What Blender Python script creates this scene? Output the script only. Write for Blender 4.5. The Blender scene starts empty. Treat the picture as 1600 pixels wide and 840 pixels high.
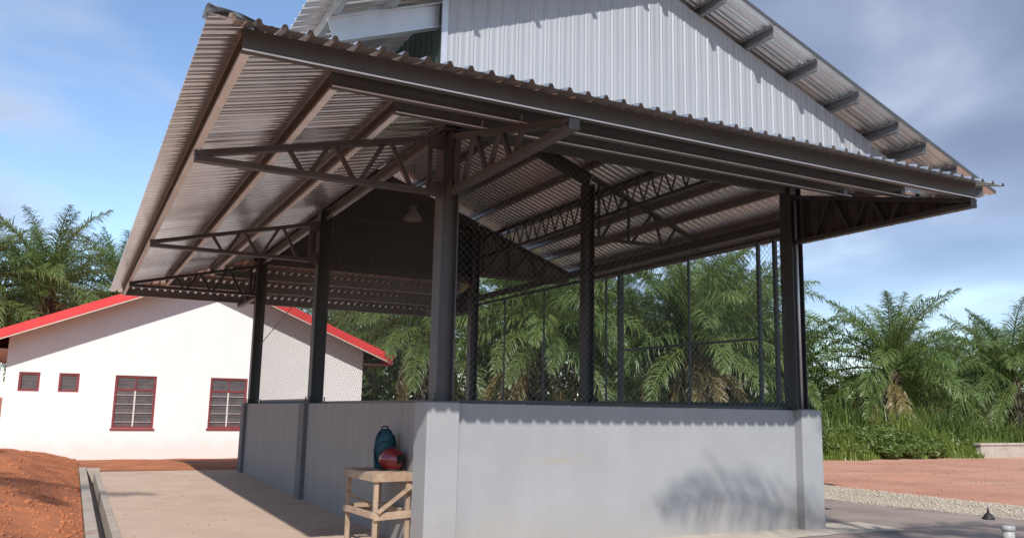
import bpy, bmesh, math, random
from mathutils import Vector, Matrix, noise as mnoise
random.seed(7)
rnd = random.Random(11)
scene = bpy.context.scene
C = scene.collection

# ------------------------------------------------------------------ camera
YAW, PITCH, ROLL, FPX = 0.4752, 0.1611, 0.0202, 1310.0
cam_d = bpy.data.cameras.new('camera')
cam = bpy.data.objects.new('camera', cam_d)
C.objects.link(cam)
scene.camera = cam
cam_d.sensor_width = 36.0
cam_d.lens = 36.0 * FPX / 1600.0
cam_d.clip_start = 0.05
cam_d.clip_end = 3000
_f = Vector((math.sin(YAW) * math.cos(PITCH), math.cos(YAW) * math.cos(PITCH), math.sin(PITCH)))
_r = Vector((math.cos(YAW), -math.sin(YAW), 0))
_u = _r.cross(_f)
_r2 = math.cos(ROLL) * _r + math.sin(ROLL) * _u
_u2 = -math.sin(ROLL) * _r + math.cos(ROLL) * _u
m = Matrix((( _r2.x, _u2.x, -_f.x, -3.209), (_r2.y, _u2.y, -_f.y, -8.048), (_r2.z, _u2.z, -_f.z, 1.485), (0, 0, 0, 1)))
cam.matrix_world = m

# ------------------------------------------------------------------ world, sun, exposure
SUN = Vector((-0.49, -1.078, 1.0)).normalized()        # towards the sun
SUN_EL = math.asin(SUN.z)
SUN_AZ = math.atan2(SUN.x, SUN.y)
world = bpy.data.worlds.new('World')
scene.world = world
world.use_nodes = True
wn, wl = world.node_tree.nodes, world.node_tree.links
wn.clear()
def N(nodes, t, **kw):
    n = nodes.new(t)
    for k, v in kw.items():
        if k.startswith('i_'):
            key = k[2:]
            n.inputs[int(key) if key.isdigit() else key.replace('_', ' ')].default_value = v
        else:
            setattr(n, k, v)
    return n
w_out = N(wn, 'ShaderNodeOutputWorld')
w_bg = N(wn, 'ShaderNodeBackground')
w_bg.inputs[1].default_value = 0.15
sky = N(wn, 'ShaderNodeTexSky', sky_type='NISHITA', sun_disc=False)
sky.sun_elevation = SUN_EL
sky.sun_rotation = SUN_AZ % (2 * math.pi)
sky.air_density = 1.0
sky.dust_density = 0.1
sky.altitude = 900
sky.ozone_density = 2.2
w_tc = N(wn, 'ShaderNodeTexCoord')
# clouds: the view direction laid on a high flat layer
w_sep = N(wn, 'ShaderNodeSeparateXYZ')
wl.new(w_tc.outputs['Generated'], w_sep.inputs[0])
w_zz = N(wn, 'ShaderNodeMath', operation='ADD'); w_zz.inputs[1].default_value = 0.16
w_abs = N(wn, 'ShaderNodeMath', operation='MAXIMUM'); w_abs.inputs[1].default_value = 0.0
wl.new(w_sep.outputs[2], w_abs.inputs[0]); wl.new(w_abs.outputs[0], w_zz.inputs[0])
w_dx = N(wn, 'ShaderNodeMath', operation='DIVIDE'); w_dy = N(wn, 'ShaderNodeMath', operation='DIVIDE')
wl.new(w_sep.outputs[0], w_dx.inputs[0]); wl.new(w_zz.outputs[0], w_dx.inputs[1])
wl.new(w_sep.outputs[1], w_dy.inputs[0]); wl.new(w_zz.outputs[0], w_dy.inputs[1])
w_cmb = N(wn, 'ShaderNodeCombineXYZ')
wl.new(w_dx.outputs[0], w_cmb.inputs[0]); wl.new(w_dy.outputs[0], w_cmb.inputs[1])
w_map = N(wn, 'ShaderNodeMapping')
w_map.inputs['Location'].default_value = (0.35, 0.9, 0)
wl.new(w_cmb.outputs[0], w_map.inputs[0])
w_n1 = N(wn, 'ShaderNodeTexNoise', i_Scale=1.25, i_Detail=6.0, i_Roughness=0.46, i_Distortion=0.3)
wl.new(w_map.outputs[0], w_n1.inputs['Vector'])
# one broad cloud bank stands east of north (where the right of the view looks)
w_bank = N(wn, 'ShaderNodeVectorMath', operation='DOT_PRODUCT')
w_bank.inputs[1].default_value = (0.74, 0.44, 0.51)
wl.new(w_tc.outputs['Generated'], w_bank.inputs[0])
w_bk = N(wn, 'ShaderNodeMapRange', interpolation_type='SMOOTHSTEP')
w_bk.inputs[1].default_value = 0.78; w_bk.inputs[2].default_value = 1.0
w_bk.inputs[3].default_value = 0.0; w_bk.inputs[4].default_value = 0.25
wl.new(w_bank.outputs['Value'], w_bk.inputs[0])
w_add = N(wn, 'ShaderNodeMath', operation='ADD')
wl.new(w_n1.outputs['Fac'], w_add.inputs[0]); wl.new(w_bk.outputs[0], w_add.inputs[1])
w_cov = N(wn, 'ShaderNodeMapRange', interpolation_type='SMOOTHSTEP')
w_cov.inputs[1].default_value = 0.43; w_cov.inputs[2].default_value = 0.62
wl.new(w_add.outputs[0], w_cov.inputs[0])
w_cc = N(wn, 'ShaderNodeValToRGB')                      # thin cloud bright, thick cloud grey
cr = w_cc.color_ramp
cr.elements[0].position = 0.46; cr.elements[0].color = (3.9, 4.15, 4.7, 1)
cr.elements[1].position = 0.80; cr.elements[1].color = (1.2, 1.45, 2.15, 1)
e_ = cr.elements.new(0.56); e_.color = (2.9, 3.2, 3.9, 1)
e_ = cr.elements.new(0.68); e_.color = (1.75, 2.05, 2.85, 1)
wl.new(w_add.outputs[0], w_cc.inputs[0])
w_mix = N(wn, 'ShaderNodeMix', data_type='RGBA')
w_sc = N(wn, 'ShaderNodeMath', operation='MULTIPLY'); w_sc.inputs[1].default_value = 0.86
w_hz = N(wn, 'ShaderNodeMapRange', interpolation_type='SMOOTHSTEP')     # cloud thins out toward the horizon
w_hz.inputs[1].default_value = 0.0; w_hz.inputs[2].default_value = 0.30; w_hz.inputs[3].default_value = 0.35; w_hz.inputs[4].default_value = 1.0
wl.new(w_sep.outputs[2], w_hz.inputs[0])
w_cm = N(wn, 'ShaderNodeMath', operation='MULTIPLY')
wl.new(w_cov.outputs[0], w_cm.inputs[0]); wl.new(w_hz.outputs[0], w_cm.inputs[1])
wl.new(w_cm.outputs[0], w_sc.inputs[0]); wl.new(w_sc.outputs[0], w_mix.inputs[0])
wl.new(sky.outputs[0], w_mix.inputs[6]); wl.new(w_cc.outputs[0], w_mix.inputs[7])
wl.new(w_mix.outputs[2], w_bg.inputs[0]); wl.new(w_bg.outputs[0], w_out.inputs[0])

sun_d = bpy.data.lights.new('sun', 'SUN')
sun_d.energy = 4.0
sun_d.angle = math.radians(0.55)
sun_d.color = (1.0, 0.965, 0.91)
sun = bpy.data.objects.new('sun', sun_d)
C.objects.link(sun)
sun.rotation_euler = (-SUN).to_track_quat('-Z', 'Y').to_euler()
sun.location = (-20, -40, 40)
scene.view_settings.view_transform = 'Standard'
scene.view_settings.look = 'None'
scene.view_settings.exposure = 0.42
scene.view_settings.gamma = 1.0
scene.cycles.max_bounces = 8
scene.cycles.diffuse_bounces = 5
scene.cycles.transparent_max_bounces = 8
scene.cycles.use_denoising = True

# ------------------------------------------------------------------ materials
def mat(name, col, rough=0.7, metal=0.0, var=0.18, scale=3.0, stretch=(1, 1, 1), bump=0.0, bscale=40.0,
        col2=None, c2lo=0.5, c2hi=0.7, c2scale=1.0, c2stretch=(1, 1, 1), spec=0.4, coords='pos', trans=0.0):
    mt = bpy.data.materials.new(name)
    mt.use_nodes = True
    n, l = mt.node_tree.nodes, mt.node_tree.links
    b = n['Principled BSDF']
    b.inputs['Roughness'].default_value = rough
    b.inputs['Metallic'].default_value = metal
    b.inputs['Specular IOR Level'].default_value = spec
    if coords == 'pos':
        src = N(n, 'ShaderNodeNewGeometry').outputs['Position']
    else:
        src = N(n, 'ShaderNodeTexCoord').outputs['Object']
    mp = N(n, 'ShaderNodeMapping')
    mp.inputs['Scale'].default_value = stretch
    l.new(src, mp.inputs[0])
    nz = N(n, 'ShaderNodeTexNoise', i_Scale=scale, i_Detail=6.0, i_Roughness=0.6)
    l.new(mp.outputs[0], nz.inputs['Vector'])
    mx = N(n, 'ShaderNodeMix', data_type='RGBA')
    mx.inputs[6].default_value = tuple(c * (1 - var) for c in col) + (1,)
    mx.inputs[7].default_value = tuple(min(1, c * (1 + var)) for c in col) + (1,)
    mr = N(n, 'ShaderNodeMapRange'); mr.inputs[1].default_value = 0.3; mr.inputs[2].default_value = 0.7
    l.new(nz.outputs['Fac'], mr.inputs[0]); l.new(mr.outputs[0], mx.inputs[0])
    out = mx.outputs[2]
    if col2:
        mp2 = N(n, 'ShaderNodeMapping'); mp2.inputs['Scale'].default_value = c2stretch
        mp2.inputs['Location'].default_value = (3.1, 1.7, 5.3)
        l.new(src, mp2.inputs[0])
        nz2 = N(n, 'ShaderNodeTexNoise', i_Scale=c2scale, i_Detail=5.0, i_Roughness=0.6)
        l.new(mp2.outputs[0], nz2.inputs['Vector'])
        mr2 = N(n, 'ShaderNodeMapRange', interpolation_type='SMOOTHSTEP')
        mr2.inputs[1].default_value = c2lo; mr2.inputs[2].default_value = c2hi
        l.new(nz2.outputs['Fac'], mr2.inputs[0])
        mx2 = N(n, 'ShaderNodeMix', data_type='RGBA')
        l.new(mr2.outputs[0], mx2.inputs[0]); l.new(out, mx2.inputs[6])
        mx2.inputs[7].default_value = tuple(col2) + (1,)
        out = mx2.outputs[2]
    l.new(out, b.inputs['Base Color'])
    if bump > 0:
        nb = N(n, 'ShaderNodeTexNoise', i_Scale=bscale, i_Detail=4.0)
        l.new(src, nb.inputs['Vector'])
        bp = N(n, 'ShaderNodeBump'); bp.inputs['Strength'].default_value = bump
        bp.inputs['Distance'].default_value = 0.02
        l.new(nb.outputs['Fac'], bp.inputs['Height']); l.new(bp.outputs[0], b.inputs['Normal'])
    if trans > 0:
        tr = N(n, 'ShaderNodeBsdfTranslucent'); l.new(out, tr.inputs[0])
        ms = N(n, 'ShaderNodeMixShader'); ms.inputs[0].default_value = trans
        o = n['Material Output']
        l.new(b.outputs[0], ms.inputs[1]); l.new(tr.outputs[0], ms.inputs[2]); l.new(ms.outputs[0], o.inputs[0])
    return mt

def add_splash(mt, zlo, zhi, col, amt=0.6, streak=0.12):
    n, l = mt.node_tree.nodes, mt.node_tree.links
    b = n['Principled BSDF']; src = b.inputs['Base Color'].links[0].from_socket
    g = N(n, 'ShaderNodeNewGeometry'); sp = N(n, 'ShaderNodeSeparateXYZ'); l.new(g.outputs['Position'], sp.inputs[0])
    nz = N(n, 'ShaderNodeTexNoise', i_Scale=2.3, i_Detail=8.0, i_Roughness=0.65); l.new(g.outputs['Position'], nz.inputs['Vector'])
    ad = N(n, 'ShaderNodeMath', operation='MULTIPLY_ADD'); ad.inputs[1].default_value = -(zhi - zlo) * 1.6; l.new(nz.outputs['Fac'], ad.inputs[0]); l.new(sp.outputs[2], ad.inputs[2])
    mr = N(n, 'ShaderNodeMapRange', interpolation_type='SMOOTHSTEP'); o_ = (zhi - zlo) * .8
    mr.inputs[1].default_value = zlo - o_; mr.inputs[2].default_value = zhi - o_; mr.inputs[3].default_value = amt; mr.inputs[4].default_value = 0
    l.new(ad.outputs[0], mr.inputs[0])
    mx = N(n, 'ShaderNodeMix', data_type='RGBA'); l.new(mr.outputs[0], mx.inputs[0]); l.new(src, mx.inputs[6]); mx.inputs[7].default_value = col + (1,)
    mp = N(n, 'ShaderNodeMapping'); mp.inputs['Scale'].default_value = (5, 5, .35); l.new(g.outputs['Position'], mp.inputs[0])
    n2 = N(n, 'ShaderNodeTexNoise', i_Scale=1.6, i_Detail=6.0); l.new(mp.outputs[0], n2.inputs['Vector'])
    m2 = N(n, 'ShaderNodeMapRange'); m2.inputs[1].default_value = .5; m2.inputs[2].default_value = .75; m2.inputs[3].default_value = 0; m2.inputs[4].default_value = streak
    l.new(n2.outputs['Fac'], m2.inputs[0])
    mx2 = N(n, 'ShaderNodeMix', data_type='RGBA'); l.new(m2.outputs[0], mx2.inputs[0]); l.new(mx.outputs[2], mx2.inputs[6]); mx2.inputs[7].default_value = (.10, .095, .09, 1)
    l.new(mx2.outputs[2], b.inputs['Base Color'])
M = {}
M['soil'] = mat('red_soil', (0.36, 0.125, 0.052), 0.95, var=0.28, scale=1.3, bump=0.9, bscale=9, col2=(0.23, 0.075, 0.035), c2scale=0.6)
M['dirt'] = mat('pink_dirt', (0.42, 0.20, 0.13), 0.95, var=0.16, scale=0.6, bump=0.4, bscale=14, col2=(0.50, 0.32, 0.23), c2lo=0.40, c2hi=0.85, c2scale=0.6, c2stretch=(.35, 1.3, 1))
M['concrete_floor'] = mat('concrete_floor', (0.47, 0.345, 0.262), 0.85, var=0.10, scale=1.2, bump=0.15, bscale=60, col2=(0.38, 0.26, 0.19), c2scale=0.7)
M['slab'] = mat('dark_slab', (0.27, 0.215, 0.185), 0.8, var=0.22, scale=1.0, stretch=(1, 1, 1), bump=0.2, bscale=30, col2=(0.205, 0.16, 0.14), c2scale=0.7, c2stretch=(1, 2.2, 1))
M['apron'] = mat('apron_concrete', (0.42, 0.365, 0.30), 0.85, var=0.14, scale=2.5, bump=0.2, bscale=50)
M['gravel'] = mat('gravel', (0.40, 0.345, 0.275), 0.9, var=0.3, scale=22, bump=1.0, bscale=28)
M['kerb'] = mat('kerb_concrete', (0.36, 0.31, 0.26), 0.85, var=0.16, scale=4, bump=0.25, bscale=40, col2=(0.30, 0.16, 0.10), c2lo=0.58, c2hi=0.75, c2scale=1.6)
M['wall'] = mat('grey_paint', (0.283, 0.288, 0.297), 0.62, var=0.07, scale=1.4, bump=0.14, bscale=8, col2=(0.33, 0.265, 0.20), c2lo=0.60, c2hi=0.80, c2scale=1.0, c2stretch=(0.45, 0.45, 2.4))
M['plaster'] = mat('grey_plaster', (0.255, 0.24, 0.228), 0.8, var=0.11, scale=5.0, stretch=(1.0, 2.2, 0.16), bump=0.15, bscale=30)
add_splash(M['wall'], 0.0, 0.55, (0.30, 0.235, 0.18), 0.30, 0.04)
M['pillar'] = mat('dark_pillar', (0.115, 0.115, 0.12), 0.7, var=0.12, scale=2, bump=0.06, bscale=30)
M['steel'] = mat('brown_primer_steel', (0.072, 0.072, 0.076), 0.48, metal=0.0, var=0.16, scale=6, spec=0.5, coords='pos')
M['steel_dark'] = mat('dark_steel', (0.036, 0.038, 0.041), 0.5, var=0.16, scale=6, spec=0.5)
M['fascia'] = mat('fascia_steel', (0.052, 0.055, 0.056), 0.45, var=0.15, scale=3, spec=0.5)
M['purlin'] = mat('purlin_steel', (0.20, 0.22, 0.235), 0.42, metal=0.35, var=0.14, scale=5, spec=0.5)
M['galv'] = mat('galvanised', (0.52, 0.54, 0.56), 0.42, metal=0.75, var=0.08, scale=4)
M['sheet'] = mat('galvanised_sheet', (0.69, 0.71, 0.73), 0.25, metal=0.88, var=0.10, scale=2.2, bump=0.12, bscale=3.0)
M['mainsheet'] = mat('main_roof_sheet', (0.76, 0.76, 0.76), 0.34, metal=0.75, var=0.08, scale=2.2, bump=0.12, bscale=3.0)
M['white_sheet'] = mat('white_cladding', (0.285, 0.298, 0.318), 0.45, metal=0.15, var=0.06, scale=1.2, stretch=(1.5, 1, 0.4), bump=0.05, bscale=3.5)
M['shaded_green_sheet'] = mat('shaded_green_cladding', (0.022, 0.042, 0.036), 0.6, var=0.15, scale=1.5)  # greenish cladding, its shade under the roof put into the colour
M['lit_olive_sheet'] = mat('lit_olive_cladding', (0.11, 0.12, 0.105), 0.55, var=0.15, scale=1.5)  # lighter copy of that cladding, outside light put into the colour
M['outlooker'] = mat('outlooker_steel', (0.30, 0.315, 0.33), 0.42, metal=0.65, var=0.1, scale=4)
M['lit_flange'] = mat('lit_flange_steel', (0.76, 0.82, 0.88), 0.5, metal=0.0, var=0.1, scale=4)  # pale because light thrown up from the ground is put into the colour
M['front_purlin'] = mat('front_purlin_steel', (0.105, 0.11, 0.115), 0.45, metal=0.2, var=0.12, scale=5)
M['wire'] = mat('mesh_wire', (0.16, 0.19, 0.19), 0.5, metal=0.5, var=0.1, scale=5)
M['pvcgreen'] = mat('coated_frame', (0.035, 0.050, 0.055), 0.4, var=0.1, scale=5)
M['housewall'] = mat('white_render', (0.70, 0.665, 0.64), 0.8, var=0.025, scale=1.0, bump=0.05, bscale=30)
add_splash(M['housewall'], -.1, 0.5, (0.50, 0.30, 0.20), 0.25, 0.025)
M['red'] = mat('red_paint', (0.62, 0.045, 0.045), 0.45, var=0.08, scale=2)
M['cream'] = mat('cream_trim', (0.62, 0.50, 0.42), 0.6, var=0.06, scale=2)
M['maroon'] = mat('maroon_frame', (0.20, 0.035, 0.035), 0.5, var=0.1, scale=6)
M['louvre'] = mat('louvre_glass', (0.15, 0.145, 0.155), 0.22, var=0.25, scale=5, spec=0.9)
M['dark'] = mat('dark_room', (0.035, 0.03, 0.03), 0.8, var=0.1)
M['bars'] = mat('window_bars', (0.55, 0.50, 0.46), 0.5, var=0.1)
M['wood'] = mat('raw_timber', (0.35, 0.25, 0.175), 0.75, var=0.22, scale=9, stretch=(1, 1, 1), bump=0.2, bscale=40, coords='obj', col2=(0.26, 0.165, 0.105), c2scale=6, c2stretch=(1, 1, 0.3))
M['teal'] = mat('teal_nylon', (0.010, 0.066, 0.088), 0.55, var=0.3, scale=7, bump=0.3, bscale=30)
M['navy'] = mat('navy_nylon', (0.010, 0.016, 0.030), 0.6, var=0.2, scale=8, bump=0.2)
M['helmet'] = mat('maroon_shell', (0.17, 0.010, 0.016), 0.14, var=0.15, scale=6, spec=0.7)
M['visor'] = mat('black_visor', (0.012, 0.010, 0.010), 0.12, var=0.1, spec=0.7)
M['pvc'] = mat('white_pvc', (0.42, 0.41, 0.39), 0.45, var=0.08, scale=8)
M['black'] = mat('black_iron', (0.02, 0.018, 0.018), 0.6, var=0.1)
M['lamp'] = mat('grey_lamp', (0.30, 0.31, 0.31), 0.5, metal=0.3, var=0.1)
def leafmat(name, c1, c2, trans=0.38):
    mt = bpy.data.materials.new(name); mt.use_nodes = True
    n, l = mt.node_tree.nodes, mt.node_tree.links
    b = n['Principled BSDF']; b.inputs['Roughness'].default_value = 0.40; b.inputs['Specular IOR Level'].default_value = 0.55
    g = N(n, 'ShaderNodeNewGeometry'); oi = N(n, 'ShaderNodeObjectInfo')
    nz = N(n, 'ShaderNodeTexNoise', i_Scale=1.6, i_Detail=3.0)
    l.new(g.outputs['Position'], nz.inputs['Vector'])
    a1 = N(n, 'ShaderNodeMath', operation='MULTIPLY_ADD'); a1.inputs[1].default_value = 0.45; 
    l.new(g.outputs['Random Per Island'], a1.inputs[0])
    a2 = N(n, 'ShaderNodeMath', operation='MULTIPLY'); a2.inputs[1].default_value = 0.45
    l.new(oi.outputs['Random'], a2.inputs[0]); l.new(a2.outputs[0], a1.inputs[2])
    a3 = N(n, 'ShaderNodeMath', operation='MULTIPLY_ADD'); a3.inputs[1].default_value = 0.5; a3.inputs[2].default_value = -0.2
    l.new(nz.outputs['Fac'], a3.inputs[0])
    a4 = N(n, 'ShaderNodeMath', operation='ADD', use_clamp=True)
    l.new(a1.outputs[0], a4.inputs[0]); l.new(a3.outputs[0], a4.inputs[1])
    mx = N(n, 'ShaderNodeMix', data_type='RGBA')
    mx.inputs[6].default_value = c1 + (1,); mx.inputs[7].default_value = c2 + (1,)
    l.new(a4.outputs[0], mx.inputs[0]); l.new(mx.outputs[2], b.inputs['Base Color'])
    tr = N(n, 'ShaderNodeBsdfTranslucent'); l.new(mx.outputs[2], tr.inputs[0])
    ms = N(n, 'ShaderNodeMixShader'); ms.inputs[0].default_value = trans
    l.new(b.outputs[0], ms.inputs[1]); l.new(tr.outputs[0], ms.inputs[2]); l.new(ms.outputs[0], n['Material Output'].inputs[0])
    return mt
M['frond'] = leafmat('palm_frond', (0.060, 0.118, 0.028), (0.215, 0.275, 0.078))
M['frond_dry'] = leafmat('palm_frond_old', (0.17, 0.15, 0.055), (0.34, 0.25, 0.11))
M['grass'] = leafmat('tall_grass', (0.095, 0.165, 0.025), (0.26, 0.32, 0.07))
M['bush'] = leafmat('bush_leaf', (0.065, 0.125, 0.026), (0.20, 0.25, 0.06))
M['trunk'] = mat('palm_trunk', (0.11, 0.095, 0.065), 0.9, var=0.4, scale=5, bump=0.8, bscale=9)

# ------------------------------------------------------------------ mesh helpers
class MB:
    def __init__(s): s.v = []; s.f = []; s.sm = []
    def add(s, vs, fs, smooth=False):
        o = len(s.v); s.v += [tuple(p) for p in vs]
        for f in fs: s.f.append(tuple(i + o for i in f)); s.sm.append(smooth)
        return s
    def box(s, x0, y0, z0, x1, y1, z1):
        return s.add([(x0,y0,z0),(x1,y0,z0),(x1,y1,z0),(x0,y1,z0),(x0,y0,z1),(x1,y0,z1),(x1,y1,z1),(x0,y1,z1)],
              [(0,3,2,1),(4,5,6,7),(0,1,5,4),(1,2,6,5),(2,3,7,6),(3,0,4,7)])
    def bar(s, p0, p1, w, h, up=(0, 0, 1)):
        p0, p1 = Vector(p0), Vector(p1); d = (p1 - p0).normalized(); up = Vector(up)
        sd = d.cross(up)
        if sd.length < 1e-4: sd = d.cross(Vector((0, 1, 0)))
        sd.normalize(); u = sd.cross(d)
        a, b = sd * w / 2, u * h / 2
        vs = [p0-a-b, p0+a-b, p0+a+b, p0-a+b, p1-a-b, p1+a-b, p1+a+b, p1-a+b]
        return s.add(vs, [(0,3,2,1)[::-1],(4,5,6,7)[::-1],(0,1,5,4)[::-1],(1,2,6,5)[::-1],(2,3,7,6)[::-1],(3,0,4,7)[::-1]])
    def prof(s, p0, p1, pts, up=(0, 0, 1)):
        # sweep an open or closed 2D outline (closed) from p0 to p1; pts in (side, up)
        p0, p1 = Vector(p0), Vector(p1); d = (p1 - p0).normalized()
        sd = d.cross(Vector(up)).normalized(); u = sd.cross(d)
        n = len(pts)
        vs = [p0 + sd*a + u*b for a, b in pts] + [p1 + sd*a + u*b for a, b in pts]
        fs = [(i, (i+1) % n, n + (i+1) % n, n + i) for i in range(n)]
        fs += [tuple(range(n))[::-1], tuple(range(n, 2*n))]
        return s.add(vs, fs)
    def tube(s, path, rad, n=8, smooth=True, cap=True):
        path = [Vector(p) for p in path]
        if not hasattr(rad, '__len__'): rad = [rad] * len(path)
        vs = []; fs = []
        for i, p in enumerate(path):
            t = (path[min(i+1, len(path)-1)] - path[max(i-1, 0)]).normalized()
            a = t.cross(Vector((0, 0, 1)))
            if a.length < 1e-3: a = t.cross(Vector((0, 1, 0)))
            a.normalize(); b = a.cross(t)
            for k in range(n):
                an = 2 * math.pi * k / n
                vs.append(p + (a * math.cos(an) + b * math.sin(an)) * rad[i])
        for i in range(len(path) - 1):
            for k in range(n):
                fs.append((i*n+k, i*n+(k+1) % n, (i+1)*n+(k+1) % n, (i+1)*n+k))
        if cap:
            fs.append(tuple(range(n))[::-1]); fs.append(tuple(range((len(path)-1)*n, len(path)*n)))
        return s.add(vs, fs, smooth)
    def build(s, name, material, parent=None, bevel=0.0, loc=None):
        me = bpy.data.meshes.new(name)
        me.from_pydata(s.v, [], s.f)
        if any(s.sm): me.polygons.foreach_set('use_smooth', s.sm)
        if bevel > 0:
            bm = bmesh.new(); bm.from_mesh(me)
            bmesh.ops.recalc_face_normals(bm, faces=bm.faces)
            bmesh.ops.bevel(bm, geom=[e for e in bm.edges if e.calc_face_angle(0) > 0.5], offset=bevel, segments=2, affect='EDGES', profile=0.6)
            bm.to_mesh(me); bm.free()
        me.materials.append(M[material] if isinstance(material, str) else material)
        o = bpy.data.objects.new(name, me); C.objects.link(o)
        if parent is not None: o.parent = parent
        if loc: o.location = loc
        return o
def inst(name, me, parent=None, mw=None):
    o = bpy.data.objects.new(name, me); C.objects.link(o)
    if parent is not None: o.parent = parent
    if mw is not None: o.matrix_local = mw
    return o
def empty(name, label=None, cat=None, group=None, loc=(0, 0, 0), parent=None):
    o = bpy.data.objects.new(name, None); C.objects.link(o)
    o.location = loc; o.empty_display_size = 0.2
    if parent is not None: o.parent = parent
    if label: tag(o, label, cat, group)
    return o
def tag(o, label=None, cat=None, group=None, kind=None):
    if label: o['label'] = label
    if cat: o['category'] = cat
    if group: o['group'] = group
    if kind: o['kind'] = kind
    return o

# ------------------------------------------------------------------ ground
def sheet_grid(x0, x1, y0, y1, nx, ny, fz):
    mb = MB(); vs = []
    for j in range(ny + 1):
        for i in range(nx + 1):
            x = x0 + (x1 - x0) * i / nx; y = y0 + (y1 - y0) * j / ny
            vs.append((x, y, fz(x, y)))
    fs = [(j*(nx+1)+i, j*(nx+1)+i+1, (j+1)*(nx+1)+i+1, (j+1)*(nx+1)+i) for j in range(ny) for i in range(nx)]
    return mb.add(vs, fs, True)
gx, gy = (-900, -2.93, -2.62, 9, 900), (-900, -8.95, 11.05, 13, 19.4, 900)
g = MB().add([(x, y, -.34 if (x < 10 and y > 19) else -.02) for x in gx for y in gy], [(i*6+j, i*6+6+j, i*6+7+j, i*6+1+j) for i in range(4) for j in range(5) if (i, j) != (1, 1)]).build('ground', 'soil')
tag(g, 'red soil ground', None, None, 'structure')
def fbm(x, y, s, seed=0.0, o=4):
    return mnoise.fractal(Vector((x * s, y * s, seed)), 1.0, 2.0, o)
o = sheet_grid(5.5, 70, -40, 13.0, 130, 106, lambda x, y: -0.010 + 0.02 * max(-.4, min(.4, fbm(x, y, .5, 2.0))) * (1 if x > 12 else 0)).build('dirt_yard', 'dirt')
tag(o, 'pinkish red dirt yard', None, None, 'structure')
# slab in front of and right of the pavilion
def edge(y): return 8.95 - 0.22 * y + 0.10 * fbm(0, y, .9, 4.0)
mb = MB(); vs = []; fs = []
ny = 90
for j in range(ny + 1):
    y = -16 + 21.5 * j / ny
    vs += [(-2.55, y, 0.0), (2, y, 0), (5.6, y, .0), (edge(y), y, 0.014)]
for j in range(ny):
    for k in range(3): fs.append((j*4+k, j*4+k+1, j*4+k+5, j*4+k+4))
o = mb.add(vs, fs).build('paved_slab', 'slab'); tag(o, 'dark brown-grey slab', None, None, 'structure')
# gravel strip
mb = MB(); vs = []; fs = []
for j in range(ny + 1):
    y = -14 + 27 * j / ny
    for k in range(7):
        t = k / 6
        x = (edge(y) - 0.06) * (1 - t) + (10.75 - 0.08 * y + .12 * fbm(7, y, 1.1, 1.0)) * t
        vs.append((x, y, 0.018 + 0.028 * math.sin(math.pi * t) + .01 * fbm(x, y, 3, 3)))
for j in range(ny):
    for k in range(6): fs.append((j*7+k, j*7+k+1, j*7+k+8, j*7+k+7))
o = mb.add(vs, fs, True).build('gravel_strip', 'gravel'); tag(o, 'pale gravel strip', None, None, 'structure')
ico = bmesh.new(); bmesh.ops.create_icosphere(ico, subdivisions=1, radius=1.0)
iv = [v.co.copy() for v in ico.verts]; iff = [tuple(v.index for v in f.verts) for f in ico.faces]; ico.free()
mb = MB()
for k in range(7000):
    y = rnd.uniform(-3.5, 8); t = rnd.uniform(-.03, 1.04)
    x = edge(y) * (1 - t) + (10.75 - .08 * y) * t
    r = rnd.uniform(.008, .022); rot = Matrix.Rotation(rnd.uniform(0, 6.28), 3, (rnd.random(), rnd.random(), rnd.random() + .01))
    sc = (rnd.uniform(.7, 1.3), rnd.uniform(.7, 1.3), rnd.uniform(.5, .9)); z = 0.02 + .028 * math.sin(math.pi * max(0, min(1, t)))
    mb.add([(x + (rot @ v).x * r * sc[0], y + (rot @ v).y * r * sc[1], z + r * .3 + (rot @ v).z * r * sc[2]) for v in iv], iff)
o = mb.build('gravel_stones', 'gravel'); tag(o, 'loose pale gravel stones on the strip beside the slab', 'gravel', None, 'stuff')
# left concrete floor beside the pavilion
o = MB().box(-2.60, -12, -0.10, 0.30, 11.15, 0.006).build('concrete_floor', 'concrete_floor'); tag(o, 'sunlit beige concrete floor', None, None, 'structure')
# apron of pale concrete along the front wall
mb = MB(); vs = []; fs = []
for j in range(61):
    x = 0.3 + 6.2 * j / 60
    vs += [(x, -.42 - .10 * fbm(x, 0, 1.2, 9) + .15 * max(0, 1.6 - x), .006), (x, .3, .012)]
for j in range(60): fs.append((j*2, j*2+2, j*2+3, j*2+1))
o = mb.add(vs, fs).build('concrete_apron', 'apron'); tag(o, 'thin pale concrete apron', None, None, 'structure')
o = MB().box(.25, .3, -.1, 5.5, 10.4, .03).build('pavilion_floor', 'apron'); tag(o, 'pale concrete floor inside the pavilion', None, None, 'structure')
# drain: kerb, channel
dr = empty('roadside_drain', 'open concrete drain with kerb between red soil mound and concrete floor', 'drain', loc=(-2.7, 4, 0))
def at(o, loc=(-2.7, 4, 0)): o.location = (-loc[0], -loc[1], -loc[2]); return o
at(MB().box(-2.96, -9, -.35, -2.84, 11.0, .11).build('kerb', 'kerb', dr, bevel=.012))
at(MB().box(-2.69, -9, -.35, -2.602, 11.0, .016).build('channel_wall', 'kerb', dr, bevel=.008))
at(MB().box(-2.84, -9, -.35, -2.69, 11.0, -.24).build('channel_floor', 'kerb', dr))
at(MB().box(-2.97, 11.0, -.35, -2.58, 11.12, .08).build('end_wall', 'kerb', dr, bevel=.01))
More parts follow.
